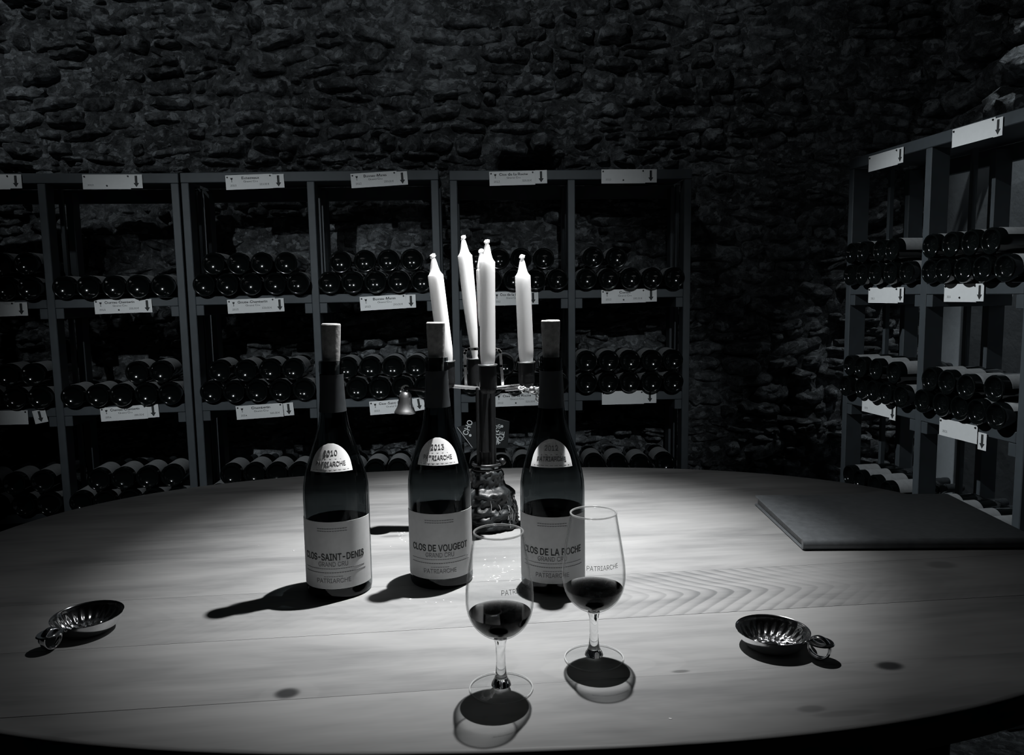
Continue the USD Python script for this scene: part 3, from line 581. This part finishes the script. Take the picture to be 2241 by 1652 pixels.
# ------------------------------------------------------------------ the three tasted bottles
PROF = [(.0390, 0.), (.0408, .002), (.0415, .006), (.0415, .125), (.0409, .137), (.0388, .150), (.0347, .1655), (.0289, .183), (.0234, .199), (.0194, .213), (.0170, .229), (.0156, .244), (.0148, .262), (.0142, .279), (.0150, .281), (.0153, .284), (.0150, .287), (.0149, .2905), (.0152, .2925), (.0150, .2955), (.0142, .2965)]
pr = surf_r(PROF)
def tasted(px, base, name, year, label, yaw, level, cork_h, cork_tilt):
    t = thing('wine_bottle', label, 'wine bottle', mtx(Rz(0), (*base, TT + .0002)), 'corked bottles on the table')
    th = .0022
    inner = [(max(r - th, .009), z) for r, z in PROF if z > .01][::-1]
    prof = [(0., .012), (.016, .011), (.030, .004), (.036, 0.)] + PROF + inner + [(.0385, .012), (.028, .014), (.014, .020), (0., .021)]
    part('glass_body', lathe(prof, 64), 'bottle_glass', t, 40)
    wz = [z for r, z in PROF if .024 < z < level] ; ri = lambda z: float(pr(z)) - th - .0003
    wp = [(0., .0215), (.014, .0208), (.027, .0155), (.0375, .0135), (ri(.024), .018)] + [(ri(z), z) for z in np.linspace(.03, level, 8)] + [(0., level)]
    part('wine', lathe(wp, 64), 'bottle_wine', t, 30)
    part('capsule', lathe([(float(pr(z)) + e, z) for z, e in ((.2325, .0001), (.2325, .0005), (.245, .0005), (.262, .0005), (.2765, .0005), (.2785, .0008), (.2795, .0005), (.2795, .0001))], 48), 'foil', t, 40)
    ck = lathe([(0., 0.), (.0098, 0.), (.0098, .018), (.0104, .022), (.0108, .030), (.0117, .050), (.0121, .0215 + cork_h), (.0115, .0225 + cork_h), (0., .0225 + cork_h)], 32)
    ckp = part('cork', moved(ck, mtx(Ry(cork_tilt), (0, 0, .2965 - .0215))), 'cork', t, 30)
    part('cork_end', moved(lathe([(0., .0222 + cork_h), (.0116, .0222 + cork_h), (.0112, .0230 + cork_h), (0., .0231 + cork_h)], 32), mtx(Ry(cork_tilt), (0, 0, .2965 - .0215))), 'cork_end', ckp, 30, 'pale cut end of the cork')
    lab = part('front_label', patch(pr, .0145, .100, 1.40, .0002, .0003, 49, 3, a0=yaw), 'label', t, 60)
    # label lettering: readable words as letters, the tiny lines as hairlines
    wl = []
    wl.append(on_bottle(words(name, .0083, True, .0003, .083 if len(name) > 15 else .080), pr, .0515, .0005, yaw))
    part('wine_name', cat_(wl), 'ink', lab, False)
    sm = [on_bottle(words('GRAND CRU', .0058, False, .0003, .037), pr, .0435, .0005, yaw), on_bottle(words('PATRIARCHE', .0056, False, .0003, .043), pr, .0225, .0005, yaw)]
    def hair(z, x0, x1, h): 
        n = max(4, int((x1 - x0) / .003)); m = cat_([moved(trimesh.creation.box([(x1 - x0) / n * .8, h, .0002]), mtx(None, (x0 + (k + .5) * (x1 - x0) / n, 0, .0001))) for k in range(n)])
        return on_bottle(m, pr, z, .0005, yaw)
    part('appellation_text', sm[0], 'soft_ink', lab, False); part('producer_name', sm[1], 'soft_ink', lab, False)
    sm = [hair(.0405, -.042, .042, .0007), hair(.0355, -.042, .044, .0010), hair(.0915, -.019, .019, .0008), hair(.0885, -.019, .019, .0008), hair(.0305, -.012, .012, .0006)]
    part('small_print', cat_(sm), 'soft_ink', lab, False)
    nl = part('neck_label', patch(pr, .1615, .1955, .80, .0003, .0003, 33, 17, lambda v: 1.0 if v <= .30 else max(.16, math.sqrt(max(0., 1 - ((v - .30) / .705) ** 2))), a0=yaw), 'neck_paper', t, 60)
    nw = [on_bottle(words(year, .0062, False, .0003, .017), pr, .1815, .0006, yaw), on_bottle(words('PATRIARCHE', .0053, False, .0003, .038), pr, .1690, .0006, yaw)]
    nw.append(on_bottle(trimesh.creation.box([.026, .0006, .0002]).subdivide().subdivide(), pr, .1768, .0006, yaw)); nw.append(on_bottle(trimesh.creation.box([.046, .0005, .0002]).subdivide().subdivide().subdivide(), pr, .1640, .0006, yaw))
    part('vintage_print', cat_(nw), 'soft_ink', nl, False)
    return t
tasted(735, (-.2278, .970), 'CLOS-SAINT-DENIS', '2010', 'corked bottle labelled Clos-Saint-Denis, standing apart with a long shadow', .05, .0925, .045, .03)
tasted(960, (-.0978, .998), 'CLOS DE VOUGEOT', '2013', 'corked bottle labelled Clos de Vougeot, between the other two bottles', .05, .097, .044, .005)
tasted(1208, (.0498, .976), 'CLOS DE LA ROCHE', '2012', 'corked bottle labelled Clos de la Roche, half behind a wine glass', -.075, .1025, .045, .0)

# ------------------------------------------------------------------ tasting glasses
BOWL = [(.0062, .0510), (.0095, .0525), (.0160, .0560), (.0225, .0615), (.0278, .0690), (.0308, .0770), (.0323, .0870), (.0322, .0960), (.0312, .1060), (.0293, .1190), (.0270, .1330), (.0250, .1450), (.0235, .1545)]
br = surf_r(BOWL)
def smooth_curve(P, n):
    from scipy.interpolate import PchipInterpolator
    P = np.array(P); s = np.r_[0, np.cumsum(np.linalg.norm(np.diff(P, axis=0), axis=1))]; f = PchipInterpolator(s, P); return [tuple(q) for q in f(np.linspace(0, s[-1], n))]
def tasting_glass(px, py, label, yaw, ring_end):
    q = on_table(px, py); t = thing('wine_glass', label, 'wine glass', mtx(None, (q[0], q[1], TT + .0002)), 'tasting glasses with red wine')
    out = smooth_curve(BOWL, 34); tw = .0009
    inn = [(max(0., r - tw * (1.0 if z > .058 else 1.0 + (.058 - z) * 120)), z + (0.0016 if z < .056 else .0006 if z < .065 else 0.)) for r, z in out][::-1]
    inn = [(r, z) for r, z in inn if r > .004] + [(0., .0545)]
    part('bowl', lathe([(0., .0508)] + out + [(.0231, .1550)] + inn, 72), 'bowl_glass', t, 60)
    part('rim', moved(ringm(.0231, .0010, .1546, 64), mtx()), 'rim_glass', t, True)
    part('stem', lathe([(0., .0040), (.0095, .0042), (.0088, .0070), (.0066, .0105), (.0054, .0150), (.0046, .0230), (.0043, .0320), (.0045, .0400), (.0052, .0460), (.0064, .0500), (.0060, .0507), (0., .0507)], 40), 'stem_glass', t, 60)
    part('foot', lathe([(0., .0010), (.0200, .0006), (.0290, 0.), (.0303, .0006), (.0306, .0014), (.0300, .0021), (.0240, .0028), (.0150, .0034), (.0094, .0040), (0., .0039)], 72), 'foot_glass', t, 60)
    part('foot_rim', ringm(.0301, .0007, .0013, 64), 'rim_glass', t, True)
    lv = .0765; ins = [(r, z) for r, z in inn[::-1] if z < lv]
    wp = [(0., .0549)] + [(max(r - .00015, .001), z + .0002) for r, z in ins[1:]] + [(float(br(lv)) - tw - .0002, lv), (0., lv)]
    part('wine', lathe(wp, 64), 'wine', t, 50)
    part('printed_name', on_bottle(words('PATRIARCHE', .0046, False, .0001, .034), br, .1050, .0001, yaw), 'glass_print', t, False)
    return t
tasting_glass(1097, 1507, 'wine glass nearest the table edge, holding a little red wine', .62, 0)
tasting_glass(1300, 1441, 'wine glass standing before the Clos de la Roche bottle', .22, 0)

# ------------------------------------------------------------------ candelabra, its candles and bell
CY = 1.235; C0 = at(1064, 940, CY); CX = C0[0]
def cz(py, Y): return at(1064, py, Y)[2] - TT
cd = thing('candelabra', 'wrought iron candelabra on a dark wax-covered stump', 'candelabra', mtx(None, (CX, CY, TT)))
# the stump: lumpy stacked base under old wax
def stump():
    z = np.linspace(0, 1, 46); zt = .098
    prof = np.interp(z, [0, .05, .20, .34, .38, .42, .60, .645, .68, .74, .92, .97, 1.0], [.045, .049, .0485, .047, .044, .0425, .041, .037, .029, .027, .0265, .023, .016]); n = 72
    a = np.linspace(0, 2 * math.pi, n, endpoint=False); Z, Aa = np.meshgrid(z, a, indexing='ij')
    P = np.stack([np.cos(Aa) * 1.6, np.sin(Aa) * 1.6, Z * 3.2], -1)
    R = prof[:, None] * (1 + .30 * (fbm(P * 1.6, 3, 12) - .5) + .26 * (fbm(P * 4.5, 3, 13) - .5)) + .0005 * np.sin(Aa * 23 + 3 * fbm(P, 2, 1)) * np.clip(1 - Z * 1.6, 0, 1)
    V = np.stack([R * np.cos(Aa), R * np.sin(Aa), Z * zt + .004 * (fbm(P * 2, 2, 5) - .5) * (Z > 0)], -1).reshape(-1, 3)
    i = np.arange(46 * n).reshape(46, n); F = []
    j = np.roll(i, -1, 1); F = np.vstack([np.stack([i[:-1].ravel(), j[:-1].ravel(), j[1:].ravel()], 1), np.stack([i[:-1].ravel(), j[1:].ravel(), i[1:].ravel()], 1)])
    V = np.vstack([V, [[0, 0, 0]], [[0, 0, zt]]]); F = np.vstack([F, np.stack([j[0], i[0], np.full(n, len(V) - 2)], 1), np.stack([i[-1], j[-1], np.full(n, len(V) - 1)], 1)])
    return trimesh.Trimesh(V, F, process=False)
stm = stump(); M['stump'] = plain('waxed_stump', (.016, .018, .019), .42, noise_amt=.6, scale=60, bump=.0016, specular_ior_level=.3)
part('stump', stm, 'stump', cd, True)
g = np.random.default_rng(4); drips = []
for k in range(26):
    a = g.normal(-.55, .32) if k < 20 else g.uniform(-1.6, .4); z1 = g.uniform(.022, .052) if k < 20 else g.uniform(.03, .06); ln = g.uniform(.010, .024); pts = []
    for s in np.linspace(0, 1, 6):
        z = z1 - ln * s; r = np.interp(z, [0, .03, .037, .042, .058, .066, .09], [.0485, .0475, .0455, .043, .041, .031, .027]) + .0012 + .001 * math.sin(s * 5 + k); pts.append((r * math.cos(a + .04 * math.sin(s * 3)), r * math.sin(a + .04 * math.sin(s * 3)), z))
    drips.append(tube(pts, np.linspace(.0005, .0010, 6), 7))
part('wax_drips', cat_(drips), 'wax_drip', cd, True)
Zc = {k: cz(p, CY) for k, p in dict(ring=1014, arm=851, top=713, tube=987, plug=776).items()}
for k in range(4):
    a = math.radians(38 + 90 * k); R_ = .0165
    part('upright_rod', tube([(R_ * math.cos(a), R_ * math.sin(a), z) for z in np.linspace(.085, Zc['arm'] + .004, 8)], .0028, 8), 'iron', cd, 40)
part('ring', ringm(.0225, .0026, Zc['ring']), 'iron', cd, True); part('ring', ringm(.0225, .0020, .096), 'iron', cd, True)
part('ring_knob', moved(trimesh.creation.icosphere(2, .006), mtx(None, (.0255, -.004, Zc['ring'] + .004))), 'iron', cd, True)
part('inner_tube', lathe([(0., Zc['tube']), (.0118, Zc['tube']), (.0122, Zc['tube'] + .002), (.0118, Zc['tube'] + .004), (.0112, Zc['arm']), (0., Zc['arm'])], 28), 'iron', cd, 40)
part('core', lathe([(0., .088), (.0085, .088), (.0085, Zc['tube'] + .002), (0., Zc['tube'] + .002)], 20), 'iron', cd, 40)
part('centre_socket', lathe([(0., Zc['arm'] - .004), (.0100, Zc['arm'] - .004), (.0100, Zc['top'] - .001), (.0104, Zc['top']), (.0096, Zc['top']), (.0094, Zc['top'] - .006), (0., Zc['top'] - .006)], 28), 'iron', cd, 40)
def to_local(q): return np.array(q) - np.array([CX, CY, TT])
SOCK = {}
def socket(key, px, rim_py, Y, bottom_py, R_=.0132):
    q = to_local(at(px, rim_py, Y)); zb = to_local(at(px, bottom_py, Y))[2]; SOCK[key] = q
    m = lathe([(0., zb), (R_ * .80, zb), (R_ * .86, zb + .003), (R_, zb + .008), (R_, q[2] - .0012), (R_ + .0013, q[2] - .0008), (R_ + .0013, q[2] + .0004), (R_ - .0010, q[2] + .0004), (R_ - .0012, q[2] - .010), (0., q[2] - .010)], 40)
    sk = part('candle_socket', moved(m, mtx(None, (q[0], q[1], 0))), 'iron', cd, 35)
    part('rim', moved(ringm(R_ + .0006, .0011, q[2]), mtx(None, (q[0], q[1], 0))), 'steel', sk, True); return q, zb
F_, FZ = socket('front', 1067.5, 798, 1.165, 860); Rr_, RZ = socket('right', 1152, 792, 1.215, 846, .0128); Bk, BZ = socket('back', 1040, 784, 1.285, 850, .0128); Lf, LZ = socket('left', 977, 790, 1.20, 848, .0128)
za = Zc['arm']
for q, zb in ((F_, FZ), (Rr_, RZ), (Bk, BZ), (Lf, LZ)):
    u = np.array([q[0], q[1]]); part('arm', tube([(*(u * s), za + (zb + .003 - za) * s) for s in np.linspace(.12, 1, 9)], .0030, 8), 'steel', cd, 40)
bell_end = to_local(at(886, 849, 1.20)); end_r = to_local(at(1181, 851, 1.215))
part('bell_arm', tube([Lf * [1, 1, 0] + [0, 0, za], (Lf * [1, 1, 0] + [0, 0, za]) * .4 + .6 * bell_end, bell_end], .0028, 8), 'iron', cd, 40)
part('bell_hook', moved(trimesh.creation.torus(.0045, .0014, 20, 8), mtx(Rx(math.pi / 2), bell_end + [-.001, 0, -.002])), 'steel', cd, True)
st_ = to_local(at(1141, 849, 1.205)); part('chain_arm', tube([(Rr_[0] * .5, Rr_[1] * .5, za), st_, end_r], .0034, 8), 'steel', cd, 40)
ch = []
for k in range(8):
    p = st_ + (end_r - st_) * (k / 7.); ch.append(moved(trimesh.creation.torus(.0048, .0015, 18, 7), mtx(Rz(k * .7) @ Rx(.5 + (k % 2) * 1.2), p + [0, -.002, .001 * (-1) ** k - .001])))
ch.append(moved(trimesh.creation.icosphere(2, .0058), mtx(None, st_ + (end_r - st_) * .55 + [0, -.006, -.001])))
for k in range(3): ch.append(moved(trimesh.creation.torus(.004, .0012, 16, 6), mtx(Rx(.8 * k), end_r + [-.002, -.003, -.004 - .006 * k])))
part('chain', cat_(ch), 'steel', cd, True)
# the flat strap handle: an inverted U behind the front candle
def flat(pts, w, t):
    pts = np.array(pts); out = []
    for a, b in zip(pts[:-1], pts[1:]):
        d = b - a; L_ = np.linalg.norm(d); d /= L_; n = np.cross(d, [0, 1, 0]); n /= np.linalg.norm(n); Rm = np.stack([d, [0, 1, 0], n], 1)
        m = trimesh.creation.box([L_ + t * .8, w, t]); m.apply_transform(mtx(Rm, (a + b) / 2)); out.append(m)
    return cat_(out)
sA = [to_local(at(x, y, 1.25)) for x, y in ((1020.5, 850), (1018.5, 800), (1017.5, 772), (1020, 766), (1026, 763.5), (1040, 763), (1060, 763), (1085, 764.5), (1092, 766), (1095, 770), (1097, 800), (1101, 850))]
part('strap_handle', flat(sA, .012, .0042), 'steel', cd, 30)
# candles
def candle(label, base_l, top_px, Y, r=.0117, burnt=False, seed=0):
    b = base_l + np.array([CX, CY, TT]); tp = at(*top_px, Y); ax = tp - b; L_ = np.linalg.norm(ax); ax /= L_
    x = np.cross([0, 1, 0], ax); x /= np.linalg.norm(x); y = np.cross(ax, x); A = mtx(np.stack([x, y, ax], 1), b)
    t = thing('candle', label, 'candle', A, 'white candles in the candelabra')
    lo = -.0085; g = .0335
    prof = [(0., lo), (r * .62, lo), (r * .80, lo + .006), (r * .93, lo + .016), (r, .020)] if not burnt else [(0., lo), (.0040, lo), (.0052, lo + .004), (.0044, lo + .012), (.0060, lo + .022), (.0085, lo + .05), (r * .93, lo + .10)]
    s = L_
    prof += [(r, s - g), (r - .0004, s - g + .0012), (r - .0016, s - g + .0022), (.0078, s - g + .0065), (.0062, s - g + .0125), (.0048, s - g + .020), (.0034, s - g + .0255), (.0018, s - g + .0275), (0., s - g + .0278)]
    part('wax_body', lathe(prof, 40), 'wax', t, 50)
    k = moved(trimesh.creation.icosphere(3, .0034), np.diag([1.3, 1., 1.05, 1])); k.vertices += .0022 * (fbm(k.vertices * 420 + seed * 5, 2, seed) - .5)[:, None] * 2; k.apply_translation([.0003 * (-1) ** seed, 0, s - g + .0300])
    stub = tube([(0, 0, s - g + .026), (.0002, 0, s - g + .029)], .0016, 8); part('wick_bud', cat_([k, stub]), 'wax', t, True); return t
candle('candle in front of the others, straight, in the nearest socket', F_, (1066, 524), 1.165, .0118, seed=1)
candle('candle beside the Clos de la Roche cork, at the outer end', Rr_, (1142, 557), 1.205, .0121, seed=2)
candle('candle leaning outward behind the Clos de Vougeot cork', Lf, (947, 555), 1.19, .0119, seed=3)
candle('tallest candle, tapering and leaning, with a narrow foot', Bk, (1013, 515), 1.275, .0120, True, seed=4)
candle('candle hidden behind the front candle in the raised centre socket', np.array([-.0005, 0, Zc['top']]), (1053, 545), CY, .0092, seed=5)
# hand bell
bl = bell_end + np.array([CX, CY, TT]); bz = .0385
bt = thing('hand_bell', 'small shiny metal bell hanging from the candelabra arm', 'bell', mtx(Ry(.06), (bl[0] - .001, bl[1], bl[2] - .0010 - bz)))
bp = [(.0165, 0.), (.0168, .0012), (.0150, .0050), (.0122, .0100), (.0108, .0170), (.0102, .0240), (.0092, .0290), (.0066, .0330), (.0030, .0348), (.0022, .0358), (.0022, .0370), (0., .0372)]
part('bell_cup', lathe([(0., .0335), (.0058, .0320), (.0084, .0280), (.0094, .0235), (.0100, .0170), (.0114, .0100), (.0142, .0050), (.0158, .0004)] + bp, 40), 'bell', bt, 40)
part('loop', moved(trimesh.creation.torus(.0040, .0013, 18, 8), mtx(Rx(math.pi / 2), (0, 0, .0400))), 'steel', bt, True)
part('clapper', cat_([tube([(0, 0, .031), (0, 0, .004)], .0008, 6), moved(trimesh.creation.icosphere(2, .0032), mtx(None, (0, 0, .003)))]), 'steel', bt, True)

# ------------------------------------------------------------------ tastevins: shallow silver tasting cups
def cup_mesh():
    n, Rr = 144, .0410; a = np.linspace(0, 2 * math.pi, n, endpoint=False)
    outp = [(0., 0.), (.020, 0.), (.0255, .0012), (.031, .0060), (.0355, .0130), (.0385, .0205), (.0404, .0265), (.0412, .0285)]
    inp = [(.0410, .0292), (.0400, .0283), (.0380, .0215), (.0350, .0145), (.0315, .0088), (.0285, .0055), (.0265, .0036), (.0245, .0026), (.0220, .0022), (.0195, .0020), (.0170, .0019), (.0150, .0019), (.0130, .0022), (.0110, .0030), (.0085, .0044), (.0060, .0056), (.0030, .0064), (0., .0066)]
    P = np.array(smooth_curve(outp, 22) + smooth_curve(inp, 64)); V = []
    for k, (r, z) in enumerate(P):
        d = np.zeros(n)
        if k >= 22:
            if .012 < r < .0280: d = .0024 * np.maximum(0, np.cos(a * 14)) ** 1.5 * np.exp(-((r - .0185) / .0030) ** 2)
            if .020 < r < .0300: d = d + .0012 * np.maximum(0, np.cos(a * 22 + 1)) ** 1.5 * np.exp(-((r - .0252) / .0018) ** 2)
            if .0255 < r < .0395: d = d + .0014 * np.sin(a * 24 + (r - .0255) * 160) * np.sin((r - .0255) / .014 * math.pi)
        else:
            if .030 < r < .0395: d = -.0 * np.sin(a * 22)
        V.append(np.stack([r * np.cos(a), r * np.sin(a), z + d], -1))
    V = np.vstack(V); k = len(P); i = np.arange(k * n).reshape(k, n); j = np.roll(i, -1, 1)
    F = np.vstack([np.stack([i[:-1].ravel(), j[:-1].ravel(), j[1:].ravel()], 1), np.stack([i[:-1].ravel(), j[1:].ravel(), i[1:].ravel()], 1)])
    V *= .93; V[:, 2] *= .70; m = trimesh.Trimesh(V, F, process=True); m.update_faces(m.nondegenerate_faces()); m.fix_normals(); return m
cup = cup_mesh()
def tastevin(px, py, ang, label, tilt=0., ta=0.):
    q = on_table(px, py, .0188); hq = on_table(*ang, .012) - q; ang = math.atan2(hq[1], hq[0])
    Rm = Rz(ang) @ Ry(tilt)
    t = thing('tasting_cup', label, 'tasting cup', mtx(Rm, (q[0], q[1], TT + .0003 + abs(math.sin(tilt)) * .022)), 'silver tasting cups')
    part('bowl', cup, 'silver', t, 40)
    a = np.linspace(0, 2 * math.pi, 40, endpoint=False); hr = .0108
    loop = tube(np.stack([.0375 + hr + hr * np.cos(a), np.zeros(40), .0126 + hr * np.sin(a)], -1), .0016, 9, True)
    loop.vertices[:, 1] *= 2.4
    part('ring_handle', loop, 'silver', t, True)
    th = np.linspace(0, 2 * math.pi, 40, endpoint=False); pts = np.stack([.0490 + .0142 * np.cos(th), .0132 * np.sin(th)], -1)
    pts[:, 0] = np.maximum(pts[:, 0], .0374)
    pl = tm(m3.Manifold.hull_points(np.vstack([np.c_[pts * 1.0, np.full(40, .0180)], np.c_[(pts - [.049, 0]) * .93 + [.049, 0], np.full(40, .0192)]])))
    part('thumb_rest', pl, 'silver', t, 40)
    return t
tastevin(1691, 1377, (1795, 1419), 'silver tasting cup beside a dark knot, below the folder')
tastevin(192, 1345, (122, 1392), 'silver tasting cup lying alone at the dim end of the table', 0.03)

# ------------------------------------------------------------------ leather folder
fa = on_table(1758, 1206); fb = on_table(1657, 1105); fc = on_table(2241, 1203)
ux = np.array([fc[0] - fa[0], fc[1] - fa[1]]); ux /= np.linalg.norm(ux); uy = np.array([-ux[1], ux[0]]); dpt = float(np.dot(fb[:2] - fa[:2], uy)); lean = float(np.dot(fb[:2] - fa[:2], ux))
fd = thing('menu_folder', 'closed dark leather folder lying near the table end', 'folder', mtx(np.array([[ux[0], uy[0], 0], [ux[1], uy[1], 0], [0, 0, 1]]), (fa[0], fa[1], TT + .0002)))
FW = .335; sk = np.eye(4); sk[0, 1] = lean / dpt
part('bottom_cover', rbox(0, FW, .004, dpt, 0, .0030, .0012), 'leather', fd, 30)
part('pages', rbox(.004, FW - .004, .006, dpt - .005, .0031, .0125, .0004), 'pages', fd, False)
tc = rbox(0, FW, .004, dpt, 0, .0032, .0014); tc.apply_transform(mtx(Rx(.008), (0, 0, .0127))); part('top_cover', tc, 'leather', fd, 30)
a = np.linspace(-math.pi / 2, math.pi / 2, 14); spn = [(.007 - .0068 * math.cos(x), .0081 + .0080 * math.sin(x)) for x in a]
P = np.array(spn + [(.0085, .0160), (.0085, .0002)]); V = np.vstack([np.c_[np.zeros(len(P)), P], np.c_[np.full(len(P), FW), P]])
part('spine', tm(m3.Manifold.hull_points(V)), 'leather', fd, 40)

# ------------------------------------------------------------------ crumbs of wax on the table
g = np.random.default_rng(9); cr_ = []
spots = [(880, 1170, 14, 8, 9), (1105, 1235, 45, 22, 22), (1100, 1262, 55, 14, 16), (900, 1195, 30, 12, 6), (660, 1222, 25, 10, 3), (930, 1320, 70, 12, 5), (1440, 1070, 60, 10, 1), (640, 1190, 90, 40, 3), (1460, 1570, 40, 10, 1), (1260, 1210, 20, 8, 4)]
for (px, py, sx, sy, n) in spots:
    for k in range(n):
        q = on_table(px + g.normal(0, sx * .6), py + g.normal(0, sy * .6)); s = g.uniform(.0006, .0016)
        m = trimesh.creation.icosphere(1, s); m.apply_scale([g.uniform(.8, 1.8), g.uniform(.7, 1.2), .35]); m.apply_transform(mtx(Rz(g.uniform(0, 3)), (q[0], q[1], TT + s * .3))); cr_.append(m)
solo('wax_crumbs', cat_(cr_), 'wax', 'white crumbs of candle wax scattered on the table around the candelabra', 'wax', kind='stuff', smooth=True)
